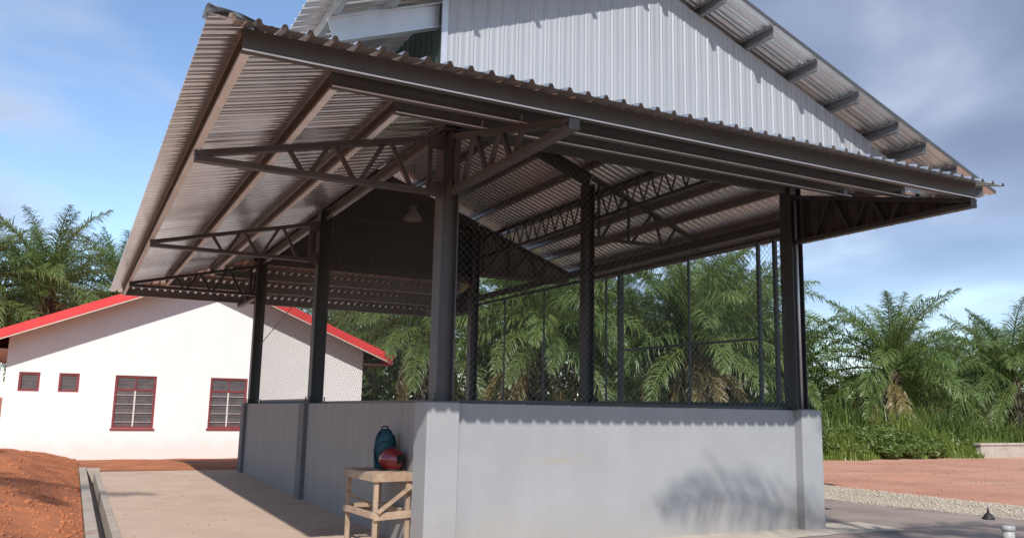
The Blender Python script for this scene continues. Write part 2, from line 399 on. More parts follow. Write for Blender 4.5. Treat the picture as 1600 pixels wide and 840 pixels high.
# red soil mound on the left
def mz(x, y):
    h = 0.50 * max(0, min(1, (-2.95 - x) / 2.2)) ** .8 * max(0, min(1, (17.4 - y) / 5.5)) ** .8 + .05 - .24 * max(0, (y - 13.5) / 3)
    h += 0.09 * fbm(x, y, .7, 5.0) * min(1, (-2.9 - x) * 1.2 + .15) + .03 * fbm(x, y, 3.5, 1.0)
    return h
o = sheet_grid(-12, -2.97, -10, 17.6, 90, 250, mz).build('soil_mound', 'soil'); tag(o, 'heaped red soil', None, None, 'structure')
o = sheet_grid(-9, 9, 11.13, 20.5, 150, 90, lambda x, y: .012 + (.02 + .035 * fbm(x, y, .6, 8.0)) * min(1, (y - 11.1)) - .32 * max(0, (y - 13) / 6.4)).build('soil_bank', 'soil'); tag(o, 'red soil bank before the house', None, None, 'structure')
mb = MB()
for k in range(2200):
    x = -2.98 - abs(rnd.gauss(0, 1.4)); y = rnd.uniform(0, 15); r = rnd.uniform(.006, .024) * (1 if k % 12 else 1.8)
    rot = Matrix.Rotation(rnd.uniform(0, 6.28), 3, (rnd.random(), rnd.random(), rnd.random() + .01))
    z = mz(x, y)
    mb.add([(x + (rot @ v).x * r, y + (rot @ v).y * r, z + (rot @ v).z * r * .8) for v in iv], iff)
o = mb.build('soil_clods', 'soil'); tag(o, 'loose clods scattered over the red soil mound', 'soil', None, 'stuff')

mb = MB(); R_ = random.Random(91)
for k in range(900):
    x = R_.uniform(9.5, 28); y = R_.uniform(-4, 11); r = R_.uniform(.008, .030)
    mb.add([(x + v.x * r, y + v.y * r, .004 + v.z * r * .7) for v in iv], iff)
o = mb.build('yard_pebbles', 'dirt'); tag(o, 'small pebbles strewn over the red dirt yard', 'pebbles', None, 'stuff')
mb = MB()
for k in range(70):
    x = R_.uniform(-2.5, 0.0); y = R_.uniform(-1, 11); r = R_.uniform(.006, .02); a = R_.random() * 6.28
    c_, s_ = math.cos(a) * r, math.sin(a) * r
    mb.add([(x - c_, y - s_, .009), (x + s_ * .5, y - c_ * .5, .016), (x + c_, y + s_, .010), (x - s_ * .5, y + c_ * .5, .014)], [(0, 1, 2, 3)])
o = mb.build('dry_litter', 'soil'); tag(o, 'dry leaf bits and soil crumbs on the concrete floor', 'litter', None, 'stuff')

# ------------------------------------------------------------------ the pavilion
XL, XR = 0.21, 5.29
YS = (0.17, 5.33, 10.49)
ZB = 3.705                       # bracket soffit
ZT, SL = 4.40, 0.23              # canopy bearing line at the post and its fall
PH = 0.155                       # purlin depth
RX, RZ, RS = 2.745, 6.92, 0.378  # main ridge: x, rafter-top height, pitch
def rz(x): return RZ - RS * abs(x - RX)
pav = empty('open_sided_pavilion', 'large steel pavilion with corrugated hipped canopy, white gable and low grey walls', 'pavilion')

# --- low walls and pillars
def prism(mb, pts, z0, zf):
    n = len(pts)
    vs = [(x, y, z0) for x, y in pts] + [(x, y, zf(x, y)) for x, y in pts]
    return mb.add(vs, [tuple(range(n))[::-1], tuple(range(n, 2*n))] + [(i, (i+1) % n, n + (i+1) % n, n + i) for i in range(n)])
HL = lambda x, y: 1.497 - .0085 * y
MB().box(.36, .12, -.05, 5.19, .30, 1.497).build('low_wall', 'wall', pav, bevel=.01)
for y0, y1 in ((.36, 5.16), (5.50, 10.32)):
    prism(MB(), [(.07, y0), (.25, y0), (.25, y1), (.07, y1)], -.05, HL).build('low_wall', 'plaster', pav)
    MB().box(5.26, y0, -.05, 5.44, y1, 1.497).build('low_wall', 'wall', pav)
MB().box(.36, 10.36, -.05, 5.19, 10.54, 1.497).build('low_wall', 'wall', pav)
def pillar(x0, y0, x1, y1, h, mt): MB().box(x0, y0, -.05, x1, y1, h).build('pillar', mt, pav, bevel=.009)
pillar(0, 0, .357, .36, 1.503, 'wall')
pillar(5.19, 0, 5.545, .36, 1.503, 'wall')
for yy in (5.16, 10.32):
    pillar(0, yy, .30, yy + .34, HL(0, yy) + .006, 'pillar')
    pillar(5.20, yy, 5.55, yy + .34, 1.503, 'wall')

# --- posts: H sections with base plates and bolts
post_h = {}
def hsec(w, d, tf, tw):   # flanges on +-side, web between ; w along side, d along up
    a, b = w / 2, d / 2
    return [(-a,-b),(-a+tf,-b),(-a+tf,-tw/2),(a-tf,-tw/2),(a-tf,-b),(a,-b),(a,b),(a-tf,b),(a-tf,tw/2),(-a+tf,tw/2),(-a+tf,b),(-a,b)]
def post(x, y, z0, z1, mt):
    mb = MB().prof((x, y, z0), (x, y, z1), [(p, q) for p, q in hsec(.20, .20, .013, .012)], up=(0, 1, 0))
    p = mb.build('post', mt, pav)
    MB().box(x-.15, y-.15, z0 - .002, x+.15, y+.15, z0+.016).build('base_plate', mt, p)
    for sx in (-1, 1):
        for sy in (-1, 1):
            MB().tube([(x+sx*.115, y+sy*.125, z0+.01), (x+sx*.115, y+sy*.125, z0+.10)], .011, 6).build('anchor_bolt', 'steel_dark', p)
    return p
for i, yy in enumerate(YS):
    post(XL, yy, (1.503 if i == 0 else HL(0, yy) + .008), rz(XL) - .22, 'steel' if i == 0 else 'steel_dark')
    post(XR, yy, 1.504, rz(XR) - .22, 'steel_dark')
# cap cleat on the near post (seen under the canopy)
MB().box(XL-.13, YS[0]-.16, 4.405, XL+.13, YS[0]+.13, 4.43).build('cap_plate', 'steel_dark', pav)

# --- canopy brackets (tapered trusses), built along local -X then turned
def bracket(px, py, dirv, length, mt, end_mat='purlin'):
    d = Vector(dirv)
    base = Vector((px, py, 0))
    e = empty('bracket', parent=pav)
    P = lambda t, z: base + d * t + Vector((0, 0, z))
    zt = lambda t: ZT - SL * t
    s = .10
    cw, ch = .10, .055
    MB().bar(P(s, ZB + ch/2), P(length, ZB + ch/2 + .0), cw, ch).build('bottom_chord', mt, e)
    MB().bar(P(s, zt(s) - ch/2), P(length, zt(length) - ch/2), cw, ch).build('top_chord', mt, e)
    MB().bar(P(length - .012, ZB + ch), P(length - .012, zt(length) - ch*.9), cw - .004, .02, up=d).build('end_plate', end_mat, e)
    zig = [(.25, 1), (.30, 0), (.62, 1), (.98, 0), (1.12, 1), (1.38, 0), (1.55, 1), (1.76, 0)]
    MB().bar(P(.22, ZB + ch), P(.22, zt(.22) - ch), .05, .045, up=d).build('web_strut', mt, e)
    segs = [((.42, 0), (.66, 1)), ((.98, 0), (.74, 1)), ((1.05, 0), (1.25, 1)), ((1.50, 0), (1.33, 1)), ((1.58, 0), (1.72, 1))]
    for (ta, ka), (tb, kb) in segs:
        za = ZB + ch if ka == 0 else zt(ta) - ch
        zb = ZB + ch if kb == 0 else zt(tb) - ch
        MB().bar(P(ta, za - .01), P(tb, zb + .01), .042, .042, up=d).build('web_strut', mt, e)
    return e
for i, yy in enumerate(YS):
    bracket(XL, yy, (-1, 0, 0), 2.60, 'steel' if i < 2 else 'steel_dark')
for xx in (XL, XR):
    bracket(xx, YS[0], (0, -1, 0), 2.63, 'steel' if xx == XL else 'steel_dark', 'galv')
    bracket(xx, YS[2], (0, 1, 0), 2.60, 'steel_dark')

# --- C purlins of the canopy, mitred at the hips
def cpur(mb, p0, p1, h=PH, w=.062, t=.006, open_side=1):
    a = w / 2 * open_side
    pts = [(-a,0),(a,0),(a,.022),(a-t*open_side,.022),(a-t*open_side,t),(-a+t*open_side,t),(-a+t*open_side,h-t),(a-t*open_side,h-t),(a-t*open_side,h-.022),(a,h-.022),(a,h),(-a,h)]
    if open_side < 0: pts = pts[::-1]
    return mb.prof(p0, p1, pts)
XE = 5.36
DS = (2.585, 1.75, 0.92)
def purlin(p0, p1, mt, side, lit_edge='lit_flange'):
    o = cpur(MB(), p0, p1, open_side=side).build('purlin', mt, pav)
    a, b = Vector(p0), Vector(p1)
    if lit_edge: MB().bar(a + Vector((0, 0, -.0035)), b + Vector((0, 0, -.0035)), .060, .005).build('lit_flange_strip', lit_edge, o)  # extra pale strip that paints ground light onto the purlin underside
    else: MB().bar(a + Vector((0, -.032, .006)), b + Vector((0, -.032, .006)), .004, .012).build('lit_edge', 'lit_flange', o)  # thin bright edge line, its light put in as colour
for k, d in enumerate(DS):
    z = ZT - SL * d + .006
    purlin((XL - d - .03, YS[0] - d, z), (XE + .02 * (k > 0), YS[0] - d, z), 'fascia' if k == 0 else 'front_purlin', -1 if k == 0 else 1, None)
    purlin((XE, YS[2] + d, z), (XL - d - .03, YS[2] + d, z), 'purlin', -1)
    purlin((XL - d, YS[2] + d - .034, z + .002), (XL - d, YS[0] - d + .034, z + .002), 'purlin', 1)
for xx in (XL, XR):
    for d in DS[1:]:
        MB().box(xx - .047, YS[0] - d - .040, ZT - SL * d + .004, xx - .041, YS[0] - d + .05, ZT - SL * d + .085).build('cleat', 'galv', pav)
for yy in YS[:2]:
    for d in DS:
        MB().box(XL - d + .034, yy - .047, ZT - SL * d + .012, XL - d + .040, yy + .047, ZT - SL * d + .12).build('cleat', 'steel_dark', pav)
# gusset plates where the near brackets meet their posts
for yy in YS[:2]:
    for z in (ZB - .03, ZT - .20):
        MB().box(XL - .24, yy - .058, z, XL - .101, yy - .051, z + .17).build('gusset_plate', 'steel', pav)
for z in (ZB - .03, ZT - .20):
    MB().box(XL - .058, YS[0] - .24, z, XL - .051, YS[0] - .101, z + .17).build('gusset_plate', 'steel', pav)
# wall plates on the post line
cpur(MB(), (XL + .11, YS[0] - .02, ZT + .005), (XE, YS[0] - .02, ZT + .005), open_side=-1).build('wall_plate', 'fascia', pav)
for a, b in ((YS[0] + .12, YS[1] - .12), (YS[1] + .12, YS[2] - .12)):
    cpur(MB(), (XL, b, ZT + .005), (XL, a, ZT + .005)).build('wall_plate', 'purlin', pav)
    MB().bar((XR, a, 4.03), (XR, b, 4.03), .09, .12).build('side_beam', 'steel_dark', pav)
cpur(MB(), (XE, YS[2] + .02, ZT + .005), (XL + .11, YS[2] + .02, ZT + .005)).build('wall_plate', 'steel_dark', pav)

# --- ribbed sheet builder: u runs along the eave, v up the slope
RIB = 0.175
def ribbed(u0, u1, vfun, P, mt, name, parent, panel=6, rib_h=.035, vsub=1, fine=False):
    """vfun(u)->(v0,v1); P(u,v,h)->world. One object for each panel of six ribs."""
    n = max(1, round((u1 - u0) / RIB / panel))
    wdt = (u1 - u0) / n
    for k in range(n):
        a = u0 + k * wdt; r = wdt / panel
        us = []
        for i in range(panel):
            b = a + i * r
            if fine:
                us += [(b, 0), (b + r*.10, rib_h*.35), (b + r*.22, rib_h*.35), (b + r*.32, 0), (b + r*.46, 0), (b + r*.56, rib_h*.35), (b + r*.68, rib_h*.35), (b + r*.78, 0), (b + r*.86, rib_h), (b + r*.93, rib_h)]
                continue
            us += [(b, 0), (b + r*.28, 0), (b + r*.31, rib_h*.14), (b + r*.37, rib_h*.14), (b + r*.40, 0), (b + r*.66, 0), (b + r*.77, rib_h), (b + r*.90, rib_h)]
        us.append((a + wdt, 0))
        off = 0.0
        tl = 0
        mb = MB(); vs = []; fs = []
        for u, h in us:
            v0, v1 = vfun(u)
            v1 = max(v1, v0 + .0005)
            for q in range(vsub + 1):
                v = v0 + (v1 - v0) * q / vsub
                vs.append(P(u, v, h + off + tl * (u - a) / wdt + (.004 * mnoise.noise(Vector((u * 1.3, v * 1.1, 3))) if vsub > 1 else 0)))
        w = vsub + 1
        for i in range(len(us) - 1):
            for q in range(vsub): fs.append((i*w+q, (i+1)*w+q, (i+1)*w+q+1, i*w+q+1))
        mb.add(vs, fs).build(name, mt, parent)

DE = 2.87
EX, EY0, EY1 = XL - DE, YS[0] - DE, YS[2] + DE
SX1 = 5.47
def zs(d): return ZT - SL * d + PH + .012
TOPD = .09
# front: u = x, v = distance in from the eave
ribbed(EX, SX1, lambda u: (0, min(DE - TOPD, u - EX)), lambda u, v, h: (u, EY0 + v, zs(DE - v) + h), 'sheet', 'canopy_sheet', pav, vsub=4)
ribbed(EX, SX1, lambda u: (0, min(DE - TOPD, u - EX)), lambda u, v, h: (u, EY1 - v, zs(DE - v) + h), 'sheet', 'canopy_sheet', pav, vsub=4)
ribbed(EY0, EY1, lambda u: (0, min(DE - TOPD, u - EY0, EY1 - u)), lambda u, v, h: (EX + v, u, zs(DE - v) + h), 'sheet', 'canopy_sheet', pav, vsub=4)
# hip caps: folded flashing with a rolled ridge
def hip(sgn, y_eave, name='hip_cap'):
    mb = MB(); vs = []; fs = []
    st = [-.02, .5, 1.0, 1.5, 2.0, DE - TOPD]
    for t in st:
        x, y, z = EX + t, y_eave + sgn * t, zs(DE - t)
        w = .20
        # wings lie on the two slopes; the spine stands above
        vs += [(x - .005, y + sgn * w, z + .038), (x, y + sgn * .03, z + .055), (x + .012, y + sgn * .012, z + .070), (x + .03, y, z + .055), (x + w, y - sgn * .005, z + .038)]
    for i in range(len(st) - 1):
        for k in range(4): fs.append((i*5+k, i*5+k+1, i*5+k+6, i*5+k+5))
    return mb.add(vs, fs).build(name, 'sheet', pav)
hip(1, EY0); hip(-1, EY1)
# head flashing where canopies meet the walls
MB().bar((XL-.02, YS[0]-.20, 4.60), (SX1, YS[0]-.20, 4.60), .16, .006).build('head_flashing', 'galv', pav)
MB().bar((XL-.20, YS[0]-.18, 4.60), (XL-.20, YS[2]+.18, 4.60), .16, .006).build('head_flashing', 'galv', pav)
# ribbed end panel on the right front bracket
def endpanel(y_post, s, mt):
    L = 2.62
    ribbed(0.06, L, lambda u: (ZB + .01, ZT - SL * u - .0), lambda u, v, h: (XR + .062 + h, y_post + s * u, v), mt, 'end_panel', pav, panel=6)
endpanel(YS[0], -1, 'fascia'); endpanel(YS[2], 1, 'fascia')

# --- main roof frame
RXE = 8.05
def ibeam(mb, p0, p1, h=.24, w=.11, tf=.012, tw=.01):
    a = w / 2
    pts = [(-a,-h),(a,-h),(a,-h+tf),(tw/2,-h+tf),(tw/2,-tf),(a,-tf),(a,0),(-a,0),(-a,-tf),(-tw/2,-tf),(-tw/2,-h+tf),(-a,-h+tf)]
    return mb.prof(p0, p1, pts)
for i, yy in enumerate(YS):
    mt = 'galv' if i == 0 else 'steel_dark'
    ibeam(MB(), (RX - .001, yy, RZ), (-1.21, yy, rz(-1.21)), h=.27).build('rafter', mt, pav)
    ibeam(MB(), (RX + .001, yy, RZ), (XR + .1, yy, rz(XR + .1))).build('rafter', 'steel_dark', pav)
    # outrigger truss on the right carrying the long slope
    e = empty('outrigger', parent=pav)
    MB().bar((XR + .12, yy, rz(XR+.12) - .04), (7.98, yy, rz(7.98) - .04), .09, .07).build('top_chord', 'steel_dark', e)
    MB().bar((XR + .10, yy, 4.70), (7.98, yy, 4.70), .09, .06).build('bottom_chord', 'steel_dark', e)
    for a, b in (((5.55, 0), (5.55, 1)), ((5.62, 0), (6.15, 1)), ((6.25, 0), (6.25, 1)), ((6.35, 0), (6.8, 1)), ((6.88, 1), (7.05, 0)), ((7.15, 0), (7.4, 1)), ((7.95, 0), (7.95, 1))):
        za = 4.73 if a[1] == 0 else rz(a[0]) - .07; zb = 4.73 if b[1] == 0 else rz(b[0]) - .07
        MB().bar((a[0], yy, za), (b[0], yy, zb), .045, .045, up=(0, 1, 0)).build('web_strut', 'steel_dark', e)
pxs = [RX + .15 + .78 * k for k in range(6)] + [7.36, 8.02, 8.60]
pxl = [RX - .15 - .78 * k for k in range(5)] + [-1.14]
Y0R, Y1R = -.42, 11.05
for x in pxs + pxl:
    cpur(MB(), (x, Y1R, rz(x) + .003), (x, Y0R, rz(x) + .003), h=.15, open_side=1 if x > RX else -1).build('roof_purlin', 'outlooker', pav)
ZSH = .158
ribbed(-.47, 11.1, lambda u: (0, 8.85 - RX), lambda u, v, h: (RX + v, u, RZ - RS * v + ZSH + h), 'mainsheet', 'roof_sheet', pav, vsub=4)
ribbed(-.47, 11.1, lambda u: (0, RX + 1.46), lambda u, v, h: (RX - v, u, RZ - RS * v + ZSH + h), 'mainsheet', 'roof_sheet', pav, vsub=4)
mb = MB(); q = .28
mb.add([(RX-q, -.5, RZ+ZSH+.05-RS*q), (RX, -.5, RZ+ZSH+.06), (RX+q, -.5, RZ+ZSH+.05-RS*q), (RX-q, 11.15, RZ+ZSH+.05-RS*q), (RX, 11.15, RZ+ZSH+.06), (RX+q, 11.15, RZ+ZSH+.05-RS*q)], [(0,1,4,3),(1,2,5,4)]).build('ridge_cap', 'galv', pav)
# barge flashing along the front rakes
for x0, x1 in ((RX, 8.85), (RX, -1.46)):
    MB().bar((x0, -.476, rz(x0) + ZSH + .02), (x1, -.476, rz(x1) + ZSH + .02), .008, .05).build('barge_flashing', 'fascia', pav)
# gable cladding
def gable(y, s, mt, x0, x1, zlow):
    ribbed(x0, x1, lambda u: (zlow(u), rz(u) - .004), lambda u, v, h: (u, y + s * h, v), mt, 'gable_sheet', pav, rib_h=.012, fine=True)
gable(.045, -1, 'white_sheet', XL - .16, 6.80, lambda u: 4.53 if u < 5.45 else 4.76)
gable(.10, -1, 'white_sheet', 6.80, 7.96, lambda u: 4.76)
gable(10.62, 1, 'shaded_green_sheet', XL - .16, 5.50, lambda u: 4.47)
gable(10.60, 1, 'lit_olive_sheet', 5.42, 7.96, lambda u: 4.60)
ribbed(.06, 10.6, lambda u: (4.56, rz(.05) - .02), lambda u, v, h: (.045 - h, u, v), 'shaded_green_sheet', 'clerestory_sheet', pav, rib_h=.012, fine=True)
MB().box(.02, .018, 4.6, .09, .042, rz(.05) - .01).build('corner_trim', 'galv', pav)
for z in (5.66, 4.52):
    MB().bar((XL + .12, 10.50, z), (XR - .11, 10.50, z), .06, .10).build('girt', 'steel_dark', pav)
for z in (5.35,):
    for a, b in ((YS[0]+.12, YS[1]-.12), (YS[1]+.12, YS[2]-.12)):
        MB().bar((XL - .02, a, z), (XL - .02, b, z), .06, .08).build('girt', 'steel_dark', pav)
# lattice girder along the right side
lg = empty('lattice_girder', parent=pav)
MB().bar((5.47, .2, 5.08), (5.47, 10.45, 5.08), .05, .05).build('chord', 'steel_dark', lg)
MB().bar((5.47, .2, 5.56), (5.47, 10.45, 5.56), .05, .07).build('chord', 'steel_dark', lg)
npan = 26
wsh = {}
for i in range(npan):
    ya = .25 + 10.15 * i / npan; yb = .25 + 10.15 * (i + .5) / npan; yc = .25 + 10.15 * (i + 1) / npan
    for k, (p, q) in enumerate((((5.47, ya, 5.10), (5.47, yb, 5.53)), ((5.47, yb, 5.53), (5.47, yc, 5.10)))):
        if k not in wsh:
            wsh[k] = MB().bar((0, 0, 0), Vector(q) - Vector(p), .024, .024, up=(1, 0, 0)).build('web_strut', 'steel_dark', lg).data
            ob = lg.children[-1]; ob.location = p
        else:
            inst('web_strut', wsh[k], lg, Matrix.Translation(p))

# --- chain link mesh, one panel for each bay
def mesh_panel(P, u0, u1, v0, v1, pitch=.082, rad=.0017):
    mb = MB()
    W, Hh = u1 - u0, v1 - v0
    c = -Hh
    tri = [(math.cos(a), math.sin(a)) for a in (math.pi/2, math.pi*7/6, math.pi*11/6)]
    for fam in (0, 1):
        c = -Hh + pitch * .3
        while c < W:
            a = max(0, c); b = min(W, c + Hh)
            if b - a > .01:
                if fam == 0: p, q = (u0 + a, v0 + (a - c)), (u0 + b, v0 + (b - c))
                else: p, q = (u0 + a, v1 - (a - c)), (u0 + b, v1 - (b - c))
                A, B = Vector(P(*p, (.003 if fam else -.003))), Vector(P(*q, (.003 if fam else -.003)))
                d = (B - A).normalized(); nn = Vector(P(0, 0, 1)) - Vector(P(0, 0, 0)); s = d.cross(nn)
                vs = [X + (nn * t[0] + s * t[1]) * rad for X in (A, B) for t in tri]
                mb.add(vs, [(0,1,4,3),(1,2,5,4),(2,0,3,5)])
            c += pitch
    return mb.build('chain_link_mesh', 'wire', pav)
def frame(P, u0, u1, v0, v1, r=.022):
    mb = MB()
    for a, b in (((u0, v0), (u1, v0)), ((u1, v0), (u1, v1)), ((u1, v1), (u0, v1)), ((u0, v1), (u0, v0))):
        MB().bar(P(*a, 0), P(*b, 0), r * 2, r * 2 - .002).build('mesh_frame', 'pvcgreen', pav)
Pf = lambda u, v, n: (u, .20 + n, v)
mesh_panel(Pf, XL + .11, XR - .11, 1.53, 4.38)
Pb = lambda u, v, n: (u, 10.46 + n, v)
mesh_panel(Pb, XL + .11, XR - .11, 1.53, 4.45)
Pl = lambda u, v, n: (XL + .02 + n, u, v)
Pr = lambda u, v, n: (XR + n, u, v)
for a, b in ((YS[0] + .11, YS[1] - .11), (YS[1] + .11, YS[2] - .11)):
    mesh_panel(Pl, a, b, 1.50, 4.38)
    mesh_panel(Pr, a, b, 1.56, 3.95)
    MB().bar((XL + .02, a, 1.515), (XL + .02, b, 1.475), .035, .03).build('mesh_frame', 'pvcgreen', pav)
    MB().bar((XR, a, 1.565), (XR, b, 1.565), .05, .06).build('mesh_frame', 'pvcgreen', pav)
    MB().bar((XR, a, 3.87), (XR, b, 3.87), .045, .045).build('mesh_frame', 'steel_dark', pav)
MB().bar((XL + .11, .20, 1.515), (XR - .11, .20, 1.515), .03, .03).build('mesh_frame', 'pvcgreen', pav)
# framed screen in the right-hand bay
for y, r in ((4.70, .028), (4.28, .05), (4.18, .03), (.82, .045), (.50, .05), (.36, .04)):
    MB().bar((XR + .012, y, 1.59), (XR + .012, y, 3.86), r, r, up=(0, 1, 0)).build('screen_mullion', 'pvcgreen', pav)
MB().bar((XR + .012, 2.36, 1.59), (XR + .012, 2.36, 3.86), .032, .032, up=(0, 1, 0)).build('screen_mullion', 'pvcgreen', pav)
MB().bar((XR + .012, .85, 2.48), (XR + .012, 4.16, 2.48), .035, .035).build('screen_rail', 'pvcgreen', pav)
for y in (7.0, 8.8):
    MB().bar((XR + .012, y, 1.59), (XR + .012, y, 3.86), .03, .03, up=(0, 1, 0)).build('screen_mullion', 'pvcgreen', pav)
# conduit clipped to the right front post
MB().tube([(XR - .03, YS[0] - .115, 1.52), (XR - .03, YS[0] - .115, 4.3)], .018, 8).build('conduit', 'galv', pav)
# diagonal stay wire in the left rear bay
MB().tube([(XL, 5.45, 3.55), (XL, 10.35, 2.6)], .008, 6).build('stay_wire', 'wire', pav)

# pendant lamp
lp = empty('pendant_lamp', 'grey bell-shaped lamp hanging inside near the dark back gable', 'lamp', loc=(2.71, 8.0, 5.22))
prof = [(.185, 0), (.19, .02), (.15, .10), (.10, .17), (.075, .20), (.07, .30), (.02, .33)]
MB().tube([(0, 0, z) for r, z in prof], [r for r, z in prof], 20, cap=False).build('shade', 'lamp', lp)
MB().tube([(0, 0, .32), (0, 0, RZ - 5.22 + .01)], .008, 6).build('cord', 'steel_dark', lp)
MB().tube([(0, 0, .03), (0, 0, .10), (0, 0, .16)], [.05, .055, .03], 12).build('bulb', 'pvc', lp)

# ------------------------------------------------------------------ white house
hs = empty('white_house', 'white rendered house with red gable trim behind the pavilion on the left', 'house', loc=(.18, 19.0, -.258))
hs.scale = (1.1735, 1.1735, 1.1735)
HX0, HX1, HY, HD = -4.33, 4.30, 0.0, 9.0     # local to the house base
RPK, RSL = 4.68, 0.41                         # roof underside peak, pitch
def rzl(x): return RPK - RSL * abs(x)
wins = [(-1.98, -1.03, .74, 2.03, 1), (.26, 1.19, .75, 2.04, 1), (-4.05, -3.61, 1.59, 2.04, 0), (-3.21, -2.77, 1.59, 2.04, 0)]
# gable wall with real openings: grid of cells
def wall_with_holes():
    xs = sorted({HX0, HX1, 0.0} | {w[0] for w in wins} | {w[1] for w in wins})
    zsx = sorted({-.2, 1.59} | {w[2] for w in wins} | {w[3] for w in wins})
    mb = MB(); T = .18
    for i in range(len(xs) - 1):
        xa, xb = xs[i], xs[i+1]; xm = (xa + xb) / 2
        for j in range(len(zsx)):
            za = zsx[j]; top = j == len(zsx) - 1
            zb0 = zb1 = (zsx[j+1] if not top else 0)
            if top: zb0, zb1 = rzl(xa), rzl(xb)
            zm = za + .01
            if not top and any(w[0] < xm < w[1] and w[2] - .001 < zm < w[3] for w in wins): continue
            mb.add([(xa, 0, za), (xb, 0, za), (xb, 0, zb1), (xa, 0, zb0)], [(0,1,2,3)])
    for x0, x1, z0, z1, k in wins:
        mb.add([(x0,0,z0),(x1,0,z0),(x1,0,z1),(x0,0,z1),(x0,T,z0),(x1,T,z0),(x1,T,z1),(x0,T,z1)], [(0,4,5,1),(1,5,6,2),(2,6,7,3),(3,7,4,0)])
    # sides and back
    mb.add([(HX0,0,-.2),(HX0,HD,-.2),(HX0,HD,rzl(HX0)),(HX0,0,rzl(HX0)),(HX1,0,-.2),(HX1,HD,-.2),(HX1,HD,rzl(HX1)),(HX1,0,rzl(HX1))], [(0,3,2,1),(4,5,6,7),(1,2,6,5)])
    return mb.build('wall', 'housewall', hs)
wall_with_holes()
for x0, x1, z0, z1, big in wins:
    w = empty('window', parent=hs)
    fr = .05
    mb = MB()
    mb.box(x0, .02, z0, x0+fr, .09, z1).box(x1-fr, .02, z0, x1, .09, z1).box(x0+fr, .022, z0, x1-fr, .088, z0+fr).box(x0+fr, .022, z1-fr, x1-fr, .088, z1)
    mb.build('frame', 'maroon', w)
    if big:
        zt2 = z1 - .37
        MB().box(x0+fr, .024, zt2, x1-fr, .086, zt2+.04).build('transom', 'maroon', w)
        xm = (x0 + x1) / 2
        MB().box(xm-.018, .03, z0+fr, xm+.018, .075, zt2).build('mullion', 'bars', w)
        cells = [(x0+fr, xm-.018, z0+fr, zt2, 8), (xm+.018, x1-fr, z0+fr, zt2, 8), (x0+fr, xm-.012, zt2+.04, z1-fr, 3), (xm+.012, x1-fr, zt2+.04, z1-fr, 3)]
        MB().box(xm-.012, .03, zt2+.04, xm+.012, .075, z1-fr).build('mullion', 'maroon', w)
    else:
        cells = [(x0+fr, x1-fr, z0+fr, z1-fr, 4)]
    for a, b, c, d, n in cells:
        st = (d - c) / n
        for k in range(n):
            zc = c + st * (k + .5)
            MB().bar((a, .06, zc), (b, .06, zc), .006, st * 1.02, up=(0, -.42, 1)).build('louvre_blade', 'louvre', w)
            if big and n == 8 and k % 2 == 0:
                MB().bar((a, .016, zc + st * .5), (b, .016, zc + st * .5), .008, .010).build('security_bar', 'bars', w)
    MB().add([(x0-.05,.5,z0-.1),(x1+.05,.5,z0-.1),(x1+.05,.5,z1+.1),(x0-.05,.5,z1+.1)], [(0,1,2,3)]).build('dark_room_sheet', 'dark', w)  # dark sheet standing in for the unlit room behind the louvres
    if big: MB().box(x0-.03, -.03, z0-.045, x1+.03, .02, z0-.002).build('sill', 'maroon', w)
# roof: red sheet, red barge boards, cream edge
OV = .62
rf = empty('roof', parent=hs)
for s in (-1, 1):
    xe = s * (4.32 + .66)
    ribp = MB()
    n = 26
    vs = []; fs = []
    for i in range(n * 4 + 1):
        y = -OV + (HD + 2 * OV) * i / (n * 4)
        h = (.0, .0, .03, .03)[i % 4]
        vs += [(0, y, RPK + .13 + h), (xe, y, rzl(xe) + .13 + h)]
    for i in range(n * 4): fs.append((2*i, 2*i+1, 2*i+3, 2*i+2))
    MB().add(vs, fs).build('roof_sheet', 'red', rf)
    MB().bar((0, -OV + .01, RPK + .04), (xe, -OV + .01, rzl(xe) + .04), .025, .20).build('barge_board', 'red', rf)
    MB().bar((0, -OV + .03, RPK - .075), (xe * .998, -OV + .03, rzl(xe * .998) - .075), .05, .045).build('barge_trim', 'cream', rf)
    mb = MB().add([(0, -OV + .02, RPK + .0), (xe, -OV + .02, rzl(xe)), (xe, .0, rzl(xe)), (0, 0, RPK)], [(0,1,2,3)])
    mb.build('soffit', 'housewall', rf)
    MB().box(min(xe, xe - s*.03), -OV + .03, rzl(xe) - .12, max(xe, xe - s*.03), HD + OV, rzl(xe) + .10).build('eave_board', 'red', rf)
    MB().box(min(s*4.33, xe - s*.03), .02, rzl(xe) - .10, max(s*4.33, xe - s*.03), HD, rzl(xe) - .07).build('eave_soffit', 'cream', rf)
MB().tube([(0, -OV, RPK + .17), (0, HD + OV, RPK + .17)], .06, 8).build('ridge_cap', 'red', rf)

